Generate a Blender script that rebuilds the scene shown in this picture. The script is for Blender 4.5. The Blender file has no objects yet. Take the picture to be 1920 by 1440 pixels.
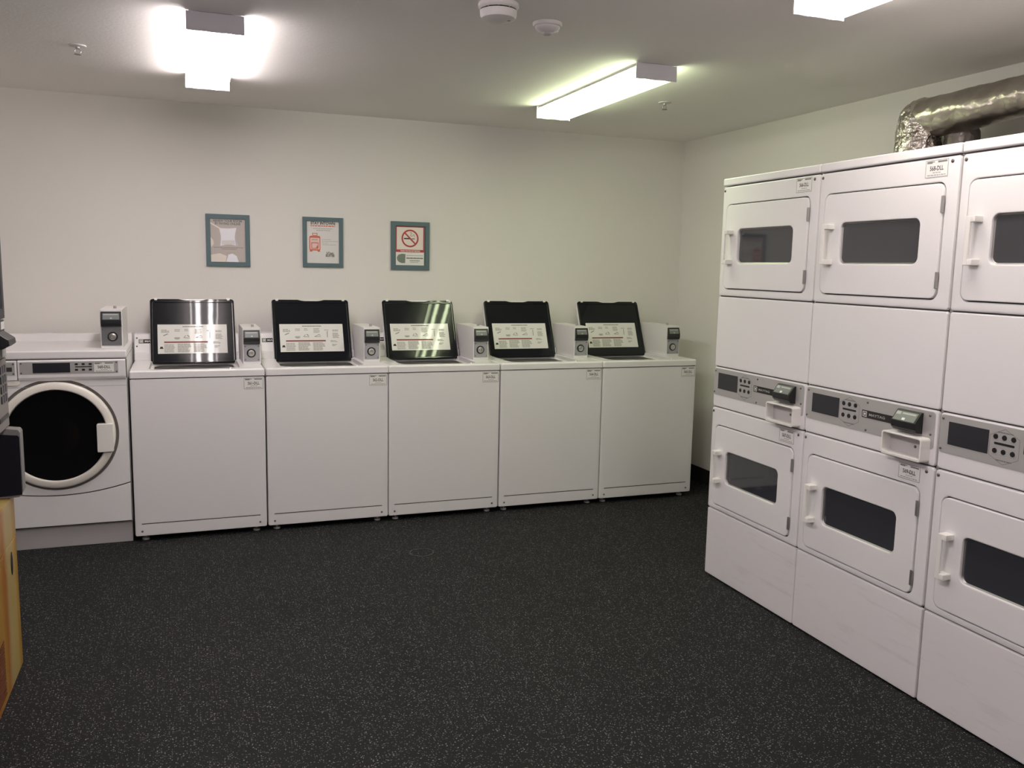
import bpy, bmesh, math, random
from mathutils import Vector, Matrix, noise

SC = bpy.context.scene
COL = SC.collection
PI = math.pi
rnd = random.Random(7)

# ------------------------------------------------------------------ materials
def lin(c):
    c = c / 255.0
    return c / 12.92 if c <= 0.04045 else ((c + 0.055) / 1.055) ** 2.4
def rgb(r, g, b):
    return (lin(r), lin(g), lin(b), 1.0)

def mat(name, col, rough=0.5, metal=0.0, spec=0.5, coat=0.0, bump=0.0, bscale=200.0):
    m = bpy.data.materials.new(name); m.use_nodes = True
    nt = m.node_tree; b = nt.nodes['Principled BSDF']
    b.inputs['Base Color'].default_value = col
    b.inputs['Roughness'].default_value = rough
    b.inputs['Metallic'].default_value = metal
    b.inputs['Specular IOR Level'].default_value = spec
    b.inputs['Coat Weight'].default_value = coat
    if bump:
        tc = nt.nodes.new('ShaderNodeTexCoord'); n = nt.nodes.new('ShaderNodeTexNoise')
        n.inputs['Scale'].default_value = bscale; n.inputs['Detail'].default_value = 4
        bp = nt.nodes.new('ShaderNodeBump'); bp.inputs['Strength'].default_value = bump
        bp.inputs['Distance'].default_value = 0.002
        nt.links.new(tc.outputs['Object'], n.inputs['Vector'])
        nt.links.new(n.outputs['Fac'], bp.inputs['Height'])
        nt.links.new(bp.outputs['Normal'], b.inputs['Normal'])
    return m

def emit(name, col, strength):
    """diffuser lit by two tubes: brighter along the tubes"""
    m = bpy.data.materials.new(name); m.use_nodes = True
    nt = m.node_tree; nt.nodes.clear(); L = nt.links
    e = nt.nodes.new('ShaderNodeEmission'); o = nt.nodes.new('ShaderNodeOutputMaterial')
    e.inputs['Color'].default_value = col
    tc = nt.nodes.new('ShaderNodeTexCoord'); sx = nt.nodes.new('ShaderNodeSeparateXYZ')
    L.new(tc.outputs['Object'], sx.inputs[0])
    ab = nt.nodes.new('ShaderNodeMath'); ab.operation = 'ABSOLUTE'; L.new(sx.outputs[0], ab.inputs[0])
    r = nt.nodes.new('ShaderNodeMapRange'); r.interpolation_type = 'SMOOTHSTEP'
    d = nt.nodes.new('ShaderNodeMath'); d.operation = 'SUBTRACT'; d.inputs[1].default_value = 0.046; L.new(ab.outputs[0], d.inputs[0])
    d2 = nt.nodes.new('ShaderNodeMath'); d2.operation = 'ABSOLUTE'; L.new(d.outputs[0], d2.inputs[0])
    r.inputs['From Min'].default_value = 0.006; r.inputs['From Max'].default_value = 0.024
    r.inputs['To Min'].default_value = strength * 3.5; r.inputs['To Max'].default_value = strength * 0.28
    sd = nt.nodes.new('ShaderNodeMapRange'); sd.inputs['From Min'].default_value = 0.086; sd.inputs['From Max'].default_value = 0.098
    sd.inputs['To Min'].default_value = 0.0; sd.inputs['To Max'].default_value = strength * 1.6
    L.new(ab.outputs[0], sd.inputs['Value'])
    sm = nt.nodes.new('ShaderNodeMath'); sm.operation = 'ADD'
    L.new(d2.outputs[0], r.inputs['Value']); L.new(r.outputs[0], sm.inputs[0]); L.new(sd.outputs[0], sm.inputs[1]); L.new(sm.outputs[0], e.inputs['Strength'])
    L.new(e.outputs[0], o.inputs[0])
    return m

def floor_material():
    m = mat('speckled_rubber', (0.014, 0.014, 0.014, 1), 0.65, spec=0.12)
    nt = m.node_tree; b = nt.nodes['Principled BSDF']; L = nt.links
    tc = nt.nodes.new('ShaderNodeTexCoord')
    def speck(scale, size, keep, off):
        mp = nt.nodes.new('ShaderNodeMapping'); mp.inputs['Location'].default_value = (off, off * 1.7, 0)
        wn = nt.nodes.new('ShaderNodeTexNoise'); wn.inputs['Scale'].default_value = scale * 1.3; wn.inputs['Detail'].default_value = 2
        add = nt.nodes.new('ShaderNodeVectorMath'); add.operation = 'MULTIPLY_ADD'
        add.inputs[1].default_value = (0.006,) * 3
        L.new(tc.outputs['Object'], mp.inputs['Vector'])
        L.new(mp.outputs[0], wn.inputs['Vector'])
        L.new(wn.outputs['Color'], add.inputs[0]); L.new(mp.outputs[0], add.inputs[2])
        v = nt.nodes.new('ShaderNodeTexVoronoi'); v.voronoi_dimensions = '2D'
        v.inputs['Scale'].default_value = scale
        L.new(add.outputs[0], v.inputs['Vector'])
        lt = nt.nodes.new('ShaderNodeMath'); lt.operation = 'LESS_THAN'; lt.inputs[1].default_value = size
        L.new(v.outputs['Distance'], lt.inputs[0])
        sep = nt.nodes.new('ShaderNodeSeparateColor'); L.new(v.outputs['Color'], sep.inputs[0])
        k = nt.nodes.new('ShaderNodeMath'); k.operation = 'LESS_THAN'; k.inputs[1].default_value = keep
        L.new(sep.outputs[0], k.inputs[0])
        mu = nt.nodes.new('ShaderNodeMath'); mu.operation = 'MULTIPLY'
        L.new(lt.outputs[0], mu.inputs[0]); L.new(k.outputs[0], mu.inputs[1])
        mu2 = nt.nodes.new('ShaderNodeMath'); mu2.operation = 'MULTIPLY'
        L.new(mu.outputs[0], mu2.inputs[0]); L.new(sep.outputs[1], mu2.inputs[1])
        return mu2
    s1 = speck(95, 0.20, 0.22, 0.0)
    s2 = speck(190, 0.27, 0.22, 3.1)
    mx = nt.nodes.new('ShaderNodeMath'); mx.operation = 'MAXIMUM'
    L.new(s1.outputs[0], mx.inputs[0]); L.new(s2.outputs[0], mx.inputs[1])
    big = nt.nodes.new('ShaderNodeTexNoise'); big.inputs['Scale'].default_value = 2.2; big.inputs['Detail'].default_value = 3
    L.new(tc.outputs['Object'], big.inputs['Vector'])
    base = nt.nodes.new('ShaderNodeMix'); base.data_type = 'RGBA'
    base.inputs[6].default_value = (0.0080, 0.0080, 0.0090, 1); base.inputs[7].default_value = (0.0130, 0.0128, 0.0138, 1)
    L.new(big.outputs['Fac'], base.inputs[0])
    mix = nt.nodes.new('ShaderNodeMix'); mix.data_type = 'RGBA'
    mix.inputs[7].default_value = (0.26, 0.26, 0.255, 1)
    L.new(mx.outputs[0], mix.inputs[0]); L.new(base.outputs[2], mix.inputs[6])
    L.new(mix.outputs[2], b.inputs['Base Color'])
    n = nt.nodes.new('ShaderNodeTexNoise'); n.inputs['Scale'].default_value = 260
    bp = nt.nodes.new('ShaderNodeBump'); bp.inputs['Strength'].default_value = 0.35; bp.inputs['Distance'].default_value = 0.002
    L.new(tc.outputs['Object'], n.inputs['Vector']); L.new(n.outputs['Fac'], bp.inputs['Height']); L.new(bp.outputs[0], b.inputs['Normal'])
    return m

def scuffed_white():
    """white enamel of the dryer plinths, with drifting grey scuffs"""
    m = mat('scuffed_enamel', (0.77, 0.745, 0.755, 1), 0.34)
    nt = m.node_tree; b = nt.nodes['Principled BSDF']; L = nt.links
    tc = nt.nodes.new('ShaderNodeTexCoord')
    mp = nt.nodes.new('ShaderNodeMapping'); mp.inputs['Scale'].default_value = (1.6, 1, 16)
    n = nt.nodes.new('ShaderNodeTexNoise'); n.inputs['Scale'].default_value = 1.3; n.inputs['Detail'].default_value = 5
    n.inputs['Roughness'].default_value = 0.65
    r = nt.nodes.new('ShaderNodeValToRGB')
    r.color_ramp.elements[0].position = 0.55; r.color_ramp.elements[0].color = (0.77, 0.745, 0.755, 1)
    r.color_ramp.elements[1].position = 0.85; r.color_ramp.elements[1].color = (0.58, 0.54, 0.51, 1)
    L.new(tc.outputs['Object'], mp.inputs[0]); L.new(mp.outputs[0], n.inputs['Vector'])
    L.new(n.outputs['Fac'], r.inputs[0]); L.new(r.outputs[0], b.inputs['Base Color'])
    return m

def foil_material(name, scale, dist, dark, light, rough):
    m = mat(name, (0.62, 0.58, 0.54, 1), rough, 1.0)
    nt = m.node_tree; b = nt.nodes['Principled BSDF']; L = nt.links
    tc = nt.nodes.new('ShaderNodeTexCoord')
    v = nt.nodes.new('ShaderNodeTexVoronoi'); v.inputs['Scale'].default_value = scale
    n = nt.nodes.new('ShaderNodeTexNoise'); n.inputs['Scale'].default_value = scale * 0.5; n.inputs['Detail'].default_value = 6
    ad = nt.nodes.new('ShaderNodeMath'); ad.operation = 'ADD'
    bp = nt.nodes.new('ShaderNodeBump'); bp.inputs['Strength'].default_value = 0.8; bp.inputs['Distance'].default_value = dist
    wn = nt.nodes.new('ShaderNodeTexNoise'); wn.inputs['Scale'].default_value = scale * 0.7; wn.inputs['Detail'].default_value = 4
    wv = nt.nodes.new('ShaderNodeVectorMath'); wv.operation = 'MULTIPLY_ADD'; wv.inputs[1].default_value = (2.2 / scale,) * 3
    L.new(tc.outputs['Object'], wn.inputs['Vector']); L.new(wn.outputs['Color'], wv.inputs[0]); L.new(tc.outputs['Object'], wv.inputs[2])
    L.new(wv.outputs[0], v.inputs['Vector']); L.new(tc.outputs['Object'], n.inputs['Vector'])
    L.new(v.outputs['Distance'], ad.inputs[0]); L.new(n.outputs['Fac'], ad.inputs[1])
    L.new(ad.outputs[0], bp.inputs['Height']); L.new(bp.outputs[0], b.inputs['Normal'])
    r = nt.nodes.new('ShaderNodeValToRGB')
    r.color_ramp.elements[0].position = 0.35; r.color_ramp.elements[0].color = dark
    r.color_ramp.elements[1].position = 0.62; r.color_ramp.elements[1].color = light
    L.new(n.outputs['Fac'], r.inputs[0]); L.new(r.outputs[0], b.inputs['Base Color'])
    return m

def graphic_material():
    """printed drink graphic of the vending machine's lower front: yellow with orange streaks"""
    m = mat('yellow_graphic', rgb(171, 142, 73), 0.35)
    nt = m.node_tree; b = nt.nodes['Principled BSDF']; L = nt.links
    tc = nt.nodes.new('ShaderNodeTexCoord')
    sx = nt.nodes.new('ShaderNodeSeparateXYZ'); L.new(tc.outputs['Object'], sx.inputs[0])
    n = nt.nodes.new('ShaderNodeTexNoise'); n.inputs['Scale'].default_value = 5
    mp = nt.nodes.new('ShaderNodeMapping'); mp.inputs['Scale'].default_value = (1, 1, 0.3)
    L.new(tc.outputs['Object'], mp.inputs[0]); L.new(mp.outputs[0], n.inputs['Vector'])
    ad = nt.nodes.new('ShaderNodeMath'); ad.operation = 'MULTIPLY_ADD'; ad.inputs[1].default_value = 0.12
    L.new(n.outputs['Fac'], ad.inputs[0]); L.new(sx.outputs[0], ad.inputs[2])
    r = nt.nodes.new('ShaderNodeValToRGB'); cr = r.color_ramp
    cr.elements[0].position = 0.60; cr.elements[0].color = rgb(156, 96, 35)
    cr.elements[1].position = 1.0; cr.elements[1].color = rgb(156, 118, 46)
    for p, c in ((0.74, rgb(164, 128, 57)), (0.79, rgb(152, 94, 36)), (0.84, rgb(169, 148, 100)), (0.95, rgb(171, 147, 88)), (0.985, rgb(164, 128, 56))):
        e = cr.elements.new(p); e.color = c
    L.new(ad.outputs[0], r.inputs[0]); L.new(r.outputs[0], b.inputs['Base Color'])
    return m

M = {}
M['wall'] = mat('wall_paint', (0.76, 0.735, 0.71, 1), 0.75, spec=0.25, bump=0.25, bscale=90)
M['ceiling'] = mat('ceiling_paint', (0.86, 0.835, 0.81, 1), 0.85, spec=0.2, bump=0.4, bscale=70)
M['floor'] = floor_material()
M['base'] = mat('black_cove_base', (0.012, 0.012, 0.013, 1), 0.5)
M['white'] = mat('white_enamel', (0.785, 0.768, 0.775, 1), 0.24, spec=0.5)
M['white_soft'] = mat('white_enamel_satin', (0.775, 0.755, 0.755, 1), 0.36, spec=0.5)
M['scuff'] = scuffed_white()
M['plastic_white'] = mat('white_plastic', (0.80, 0.78, 0.75, 1), 0.38)
M['ring'] = mat('cream_plastic', (0.80, 0.76, 0.70, 1), 0.30)
M['black_lid'] = mat('black_gloss_lid', (0.007, 0.008, 0.011, 1), 0.035, spec=0.30, bump=0.08, bscale=6)
M['black'] = mat('black_plastic', (0.010, 0.010, 0.012, 1), 0.35)
M['black_matte'] = mat('matte_black', (0.011, 0.011, 0.015, 1), 0.8, spec=0.05)
M['gap_soft'] = mat('door_gap_grey', (0.13, 0.115, 0.11, 1), 0.7)
M['display'] = mat('dark_display', (0.020, 0.021, 0.026, 1), 0.3)
M['glass_dark'] = mat('dark_door_glass', (0.034, 0.036, 0.043, 1), 0.05, spec=0.95)
M['glass_black'] = mat('black_door_glass', (0.004, 0.004, 0.005, 1), 0.12, spec=0.4)
M['silver'] = mat('silver_faceplate', (0.44, 0.43, 0.42, 1), 0.42, 0.25)
M['grey_plate'] = mat('grey_metal_plate', (0.33, 0.33, 0.35, 1), 0.42, 0.2)
M['dark_grey_plate'] = mat('dark_grey_metal_plate', (0.15, 0.15, 0.155, 1), 0.42, 0.2)
M['steel'] = mat('steel', (0.55, 0.54, 0.52, 1), 0.3, 1.0)
M['hinge'] = mat('hinge_metal', (0.34, 0.33, 0.32, 1), 0.4, 0.8)
M['screw'] = mat('screw_metal', (0.16, 0.15, 0.145, 1), 0.35, 0.8)
M['plate_rim'] = mat('floor_plate_rim', (0.06, 0.056, 0.05, 1), 0.5)
M['gap'] = mat('dark_gap', (0.03, 0.028, 0.027, 1), 0.8)  # dark tone, also painted in as the shade behind panel seams
M['drum'] = mat('drum_steel', (0.40, 0.40, 0.39, 1), 0.35, 0.9)
M['label'] = mat('label_paper', (0.78, 0.77, 0.75, 1), 0.4)
M['label_silver'] = mat('label_silver', (0.20, 0.215, 0.21, 1), 0.3, 0.3)
M['label_mid'] = mat('label_mid', (0.42, 0.43, 0.42, 1), 0.4)
M['label_gloss'] = mat('label_gloss', (0.74, 0.73, 0.70, 1), 0.06, spec=0.35)
M['label_line'] = mat('label_line_grey', (0.36, 0.345, 0.335, 1), 0.5)
M['ink'] = mat('ink_dark', (0.12, 0.11, 0.11, 1), 0.6)
M['ink_black'] = mat('ink_black', (0.012, 0.012, 0.012, 1), 0.6)
M['ink_grey'] = mat('ink_grey', (0.40, 0.39, 0.36, 1), 0.6)
M['ink_mid'] = mat('ink_mid_grey', (0.20, 0.20, 0.19, 1), 0.6)
M['ink_red'] = mat('ink_red_brown', (0.20, 0.045, 0.03, 1), 0.6)
M['red'] = mat('print_red', (0.42, 0.045, 0.045, 1), 0.45)
M['coral'] = mat('print_coral', (0.62, 0.13, 0.075, 1), 0.45)
M['pink'] = mat('print_pale_pink', (0.78, 0.55, 0.52, 1), 0.45)
M['lilac'] = mat('pale_lilac', (0.86, 0.85, 0.92, 1), 0.4)
M['lilac2'] = mat('lilac_grey', (0.55, 0.54, 0.62, 1), 0.4)
M['taupe'] = mat('print_taupe', (0.52, 0.46, 0.44, 1), 0.4)
M['cream'] = mat('print_cream', (0.80, 0.72, 0.66, 1), 0.4)
M['green'] = mat('print_green_grey', (0.17, 0.21, 0.16, 1), 0.5)
M['paper'] = mat('poster_paper', (0.72, 0.70, 0.69, 1), 0.35)
M['teal'] = mat('teal_frame', (0.088, 0.142, 0.16, 1), 0.5)
M['fixture'] = mat('fixture_white', (0.80, 0.78, 0.84, 1), 0.45)
M['detector'] = mat('detector_plastic', (0.66, 0.63, 0.62, 1), 0.45)
M['foil'] = foil_material('crinkled_foil', 34, 0.010, (0.42, 0.37, 0.34, 1), (0.78, 0.74, 0.70, 1), 0.2)
M['foil_run'] = foil_material('taped_foil', 16, 0.004, (0.40, 0.36, 0.32, 1), (0.56, 0.52, 0.47, 1), 0.28)
M['foil_dark'] = foil_material('dark_foil', 20, 0.006, (0.10, 0.085, 0.08, 1), (0.17, 0.15, 0.14, 1), 0.45)  # darker, rougher brownish foil for the branch
M['graphic'] = graphic_material()
M['grille'] = mat('brown_grille', rgb(96, 52, 26), 0.5)
M['vend_grey'] = mat('vending_grey', (0.20, 0.175, 0.165, 1), 0.4)
M['vend_light'] = mat('vending_light_grey', (0.45, 0.43, 0.43, 1), 0.4)
M['vend_hood'] = mat('vending_hood_grey', (0.16, 0.155, 0.155, 1), 0.4)
M['vend_body'] = mat('vending_body', (0.02, 0.02, 0.022, 1), 0.45)
M['pane'] = mat('vending_pane', (0.30, 0.28, 0.33, 1), 0.08)
_pb = M['pane'].node_tree.nodes['Principled BSDF']; _pb.inputs['Emission Color'].default_value = (0.82, 0.76, 1.0, 1); _pb.inputs['Emission Strength'].default_value = 0.9

# ------------------------------------------------------------------ mesh helpers
def rr(x0, x1, z0, z1, r, n=5):
    """rounded rectangle, counter-clockwise seen from the front"""
    r = max(min(r, (x1 - x0) / 2 - 1e-5, (z1 - z0) / 2 - 1e-5), 1e-5)
    pts = []
    for cx, cz, a0 in ((x1 - r, z0 + r, -PI / 2), (x1 - r, z1 - r, 0), (x0 + r, z1 - r, PI / 2), (x0 + r, z0 + r, PI)):
        for i in range(n + 1):
            a = a0 + (PI / 2) * i / n
            pts.append((cx + r * math.cos(a), cz + r * math.sin(a)))
    return pts

def circle(cx, cz, r, n=48):
    return [(cx + r * math.cos(2 * PI * i / n), cz + r * math.sin(2 * PI * i / n)) for i in range(n)]

def offset(pts, d):
    """move a closed counter-clockwise outline inward by d"""
    out = []; n = len(pts)
    for i in range(n):
        p0, p1, p2 = Vector(pts[i - 1]), Vector(pts[i]), Vector(pts[(i + 1) % n])
        e1, e2 = (p1 - p0), (p2 - p1)
        if e1.length < 1e-9: e1 = e2
        if e2.length < 1e-9: e2 = e1
        n1 = Vector((-e1.y, e1.x)).normalized(); n2 = Vector((-e2.y, e2.x)).normalized()
        m = n1 + n2
        if m.length < 1e-6: m = n1
        m.normalize()
        k = d / max(0.35, m.dot(n1))
        out.append((p1.x + m.x * k, p1.y + m.y * k))
    return out

class MB:
    def __init__(self):
        self.bm = bmesh.new(); self.mats = []
    def mi(self, m):
        m = M[m] if isinstance(m, str) else m
        if m not in self.mats: self.mats.append(m)
        return self.mats.index(m)
    def merge(self, t, m):
        i = self.mi(m)
        bmesh.ops.recalc_face_normals(t, faces=t.faces[:])
        for f in t.faces: f.material_index = i
        me = bpy.data.meshes.new('tmp'); t.to_mesh(me); t.free()
        self.bm.from_mesh(me); bpy.data.meshes.remove(me)
        return self
    def box(self, x0, x1, y0, y1, z0, z1, m, bev=0.0, seg=2, open_top=False):
        t = bmesh.new()
        bmesh.ops.create_cube(t, size=1.0)
        for v in t.verts:
            v.co = Vector((x0 if v.co.x < 0 else x1, y0 if v.co.y < 0 else y1, z0 if v.co.z < 0 else z1))
        if open_top:
            bmesh.ops.delete(t, geom=[f for f in t.faces if all(abs(v.co.z - z1) < 1e-7 for v in f.verts)], context='FACES')
        if bev:
            bmesh.ops.bevel(t, geom=[e for e in t.edges if len(e.link_faces) == 2], offset=bev, segments=seg, profile=0.5, affect='EDGES')
        return self.merge(t, m)
    def loops(self, loops, m, cap0=False, cap1=False, closed=False):
        t = bmesh.new()
        rows = [[t.verts.new(p) for p in L] for L in loops]
        n = len(rows[0]); k = len(rows)
        for a in range(k if closed else k - 1):
            A, B = rows[a], rows[(a + 1) % k]
            for i in range(n):
                j = (i + 1) % n
                try: t.faces.new((A[i], A[j], B[j], B[i]))
                except ValueError: pass
        if cap0: t.faces.new(rows[0])
        if cap1: t.faces.new(rows[-1])
        return self.merge(t, m)
    def plate(self, pts, yf, yb, m, bev=0.0):
        """solid plate in the x-z plane, front at yf"""
        L = [[(x, yb, z) for x, z in pts]]
        if bev:
            for k in (0, 1, 2):
                a = PI / 2 * k / 2
                q = offset(pts, bev * (1 - math.cos(a)))
                L.append([(x, yf + bev * (1 - math.sin(a)), z) for x, z in q])
        else:
            L.append([(x, yf, z) for x, z in pts])
        return self.loops(L, m, True, True)
    def ring(self, outer, inner, yf, yb, m, bo=0.0, bi=0.0):
        """plate with a hole"""
        L = [[(x, yb, z) for x, z in outer]]
        if bo:
            for k in (0, 1, 2):
                a = PI / 2 * k / 2
                q = offset(outer, bo * (1 - math.cos(a))); L.append([(x, yf + bo * (1 - math.sin(a)), z) for x, z in q])
        else: L.append([(x, yf, z) for x, z in outer])
        if bi:
            for k in (2, 1, 0):
                a = PI / 2 * k / 2
                q = offset(inner, -bi * (1 - math.cos(a))); L.append([(x, yf + bi * (1 - math.sin(a)), z) for x, z in q])
        else: L.append([(x, yf, z) for x, z in inner])
        L.append([(x, yb, z) for x, z in inner])
        return self.loops(L, m, closed=True)
    def flat(self, pts, y, m):
        t = bmesh.new(); t.faces.new([t.verts.new((x, y, z)) for x, z in pts])
        i = self.mi(m)
        for f in t.faces:
            f.normal_update()
            if f.normal.y > 0: f.normal_flip()
            f.material_index = i
        me = bpy.data.meshes.new('tmp'); t.to_mesh(me); t.free()
        self.bm.from_mesh(me); bpy.data.meshes.remove(me)
        return self
    def bar(self, x0, x1, z0, z1, y, m):
        return self.flat([(x0, z0), (x1, z0), (x1, z1), (x0, z1)], y, m)
    def frame(self, x0, x1, z0, z1, w, y, m):
        self.bar(x0, x1, z0, z0 + w, y, m); self.bar(x0, x1, z1 - w, z1, y, m)
        self.bar(x0, x0 + w, z0 + w, z1 - w, y, m); self.bar(x1 - w, x1, z0 + w, z1 - w, y, m)
        return self
    def line(self, a, b, w, y, m):
        a, b = Vector(a), Vector(b); d = (b - a).normalized(); n = Vector((-d.y, d.x)) * w / 2
        return self.flat([tuple(a - n), tuple(b - n), tuple(b + n), tuple(a + n)], y, m)
    def annulus(self, cx, cz, r0, r1, y, m, n=48):
        self.loops([[(x, y, z) for x, z in circle(cx, cz, r1, n)], [(x, y, z) for x, z in circle(cx, cz, r0, n)]], m)
        return self
    def extrude_x(self, prof, x0, x1, m, bev=0.0):
        """profile of (y, z) points swept along x"""
        t = bmesh.new()
        A = [t.verts.new((x0, y, z)) for y, z in prof]; B = [t.verts.new((x1, y, z)) for y, z in prof]
        t.faces.new(A); t.faces.new(B); n = len(prof)
        for i in range(n):
            j = (i + 1) % n; t.faces.new((A[i], A[j], B[j], B[i]))
        bmesh.ops.recalc_face_normals(t, faces=t.faces[:])
        if bev: bmesh.ops.bevel(t, geom=t.edges[:], offset=bev, segments=2, profile=0.5, affect='EDGES')
        return self.merge(t, m)
    def cyl(self, c, r, d, axis, m, n=20, r2=None, bev=0.0):
        """cylinder from point c along unit axis, length d"""
        t = bmesh.new(); r2 = r if r2 is None else r2
        ax = Vector(axis).normalized(); q = Vector((0, 0, 1)).rotation_difference(ax)
        P = [(r, 0), (r2, d)]
        if bev: P = [(r, 0), (r2, d - bev), (r2 - bev * 0.3, d - bev * 0.3), (r2 - bev, d)]
        L = []
        for rad, h in P:
            L.append([t.verts.new(Vector(c) + q @ Vector((rad * math.cos(2 * PI * i / n), rad * math.sin(2 * PI * i / n), h))) for i in range(n)])
        for a, b in zip(L, L[1:]):
            for i in range(n):
                j = (i + 1) % n; t.faces.new((a[i], a[j], b[j], b[i]))
        t.faces.new(L[0]); t.faces.new(L[-1])
        return self.merge(t, m)
    def lathe(self, c, prof, axis, m, n=40, cap=True):
        """prof = (radius, height along axis)"""
        t = bmesh.new(); ax = Vector(axis).normalized(); q = Vector((0, 0, 1)).rotation_difference(ax)
        L = [[t.verts.new(Vector(c) + q @ Vector((r * math.cos(2 * PI * i / n), r * math.sin(2 * PI * i / n), h))) for i in range(n)] for r, h in prof]
        for a, b in zip(L, L[1:]):
            for i in range(n):
                j = (i + 1) % n; t.faces.new((a[i], a[j], b[j], b[i]))
        if cap: t.faces.new(L[0]); t.faces.new(L[-1])
        return self.merge(t, m)
    def text(self, s, cx, cz, size, y, m, width=None, bold=0.0):
        cu = bpy.data.curves.new('t', 'FONT'); cu.body = s; cu.size = size
        cu.align_x = 'CENTER'; cu.align_y = 'CENTER'; cu.offset = bold
        cu.resolution_u = 3
        ob = bpy.data.objects.new('t', cu); COL.objects.link(ob)
        dg = bpy.context.evaluated_depsgraph_get(); dg.update()
        me = bpy.data.meshes.new_from_object(ob.evaluated_get(dg))
        bpy.data.objects.remove(ob); bpy.data.curves.remove(cu)
        t = bmesh.new(); t.from_mesh(me); bpy.data.meshes.remove(me)
        if t.verts:
            xs = [v.co.x for v in t.verts]; zs = [v.co.y for v in t.verts]
            mx, mz = (min(xs) + max(xs)) / 2, (min(zs) + max(zs)) / 2
            k = 1.0 if width is None else width / (max(xs) - min(xs))
            for v in t.verts: v.co = Vector((cx + (v.co.x - mx) * k, y, cz + (v.co.y - mz)))
        i = self.mi(m)
        for f in t.faces:
            f.normal_update()
            if f.normal.y > 0: f.normal_flip()
            f.material_index = i
        me = bpy.data.meshes.new('tmp'); t.to_mesh(me); t.free()
        self.bm.from_mesh(me); bpy.data.meshes.remove(me)
        return self
    def greek(self, x0, x1, z, h, y, m, seed=0, gap=0.0022):
        """a line of unreadably small print"""
        r = random.Random(seed); x = x0
        while x < x1 - 0.002:
            w = min(r.uniform(0.006, 0.016) * max(0.5, h / 0.004), x1 - x)
            self.bar(x, x + w, z - h / 2, z + h / 2, y, m); x += w + gap
        return self
    def xf(self, mtx):
        self.bm.transform(mtx); return self
    def dark_front(self):  # colours white cabinet fronts dark to stand for shade in the seams
        i = self.mi('gap')
        for f in self.bm.faces:
            f.normal_update()
            if f.normal.y < -0.9: f.material_index = i
        return self
    def build(self, name, parent=None, label=None):
        bm = self.bm
        for f in bm.faces: f.smooth = True
        for e in bm.edges:
            e.smooth = len(e.link_faces) == 2 and e.calc_face_angle(0) < 0.62
        me = bpy.data.meshes.new(name); bm.to_mesh(me); bm.free()
        for m in self.mats: me.materials.append(m)
        o = bpy.data.objects.new(name, me); COL.objects.link(o)
        wn = o.modifiers.new('normals', 'WEIGHTED_NORMAL'); wn.mode = 'FACE_AREA'; wn.weight = 90; wn.keep_sharp = True
        if parent is not None: o.parent = parent
        if label: o['label'] = label
        return o

def thing(name, label, cat, loc=(0, 0, 0), rz=0.0, group=None):
    o = bpy.data.objects.new(name, None); COL.objects.link(o)
    o.empty_display_size = 0.1
    o.location = loc; o.rotation_euler = (0, 0, rz)
    o['label'] = label; o['category'] = cat
    if group: o['group'] = group
    return o

def structure(o):
    o['kind'] = 'structure'; return o

# ------------------------------------------------------------------ the room
CH = 2.405; XW = 4.797; YW = 0.746; XL = -0.06; YF = -6.3; WT = 0.12
structure(MB().box(XL - WT, XW + WT, YF - WT, YW + WT, -0.1, 0.0, 'floor').build('floor'))
structure(MB().box(XL - WT, XW + WT, YF - WT, YW + WT, CH, CH + 0.1, 'ceiling').build('ceiling'))
structure(MB().box(XL - WT, XW + WT, YW, YW + WT, 0, CH, 'wall').build('wall_back'))
structure(MB().box(XW, XW + WT, YF, YW, 0, CH, 'wall').build('wall_right'))
structure(MB().box(XL - WT, XL, YF, YW, 0, CH, 'wall').build('wall_left'))
structure(MB().box(XL - WT, XW + WT, YF - WT, YF, 0, CH, 'wall').build('wall_front'))
structure(MB().box(XW - 0.008, XW, YF, YW, 0, 0.1, 'base', 0.003).build('baseboard_right'))
structure(MB().box(XL, XW - 0.008, YW - 0.008, YW, 0, 0.1, 'base', 0.003).build('baseboard_back'))

# ------------------------------------------------------------------ shared machine parts
def id_sticker(parent, x0, x1, z0, z1, y, text):
    w, h = x1 - x0, z1 - z0
    b = MB().plate(rr(x0, x1, z0, z1, 0.002, 2), y - 0.0006, y, 'label')
    e = y - 0.0009
    b.frame(x0, x1, z0, z1, w * 0.025, e, 'label_line')
    b.bar(x0 + w * 0.06, x0 + w * 0.30, z1 - h * 0.20, z1 - h * 0.07, e, 'ink_mid')
    b.bar(x0 + w * 0.30, x0 + w * 0.40, z1 - h * 0.15, z1 - h * 0.07, e, 'label_line')
    b.bar(x0 + w * 0.54, x1 - w * 0.06, z1 - h * 0.17, z1 - h * 0.07, e, 'ink_mid')
    b.text(text, (x0 + x1) / 2, z0 + h * 0.52, h * 0.36, e, 'ink', width=w * 0.60, bold=0.0006)
    b.greek(x0 + w * 0.34, x0 + w * 0.68, z0 + h * 0.27, h * 0.05, e, 'label_line', 5)
    b.greek(x0 + w * 0.10, x1 - w * 0.10, z0 + h * 0.13, h * 0.06, e, 'label_line', 6)
    return b.build('id_sticker', parent)

def screw_part(parent, x, y, z, r=0.0055, name='screw'):
    return MB().lathe((x, y, z), [(r, 0), (r, 0.0015), (r * 0.7, 0.003), (r * 0.25, 0.0034)], (0, -1, 0), 'screw', 14).build(name, parent)

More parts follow.
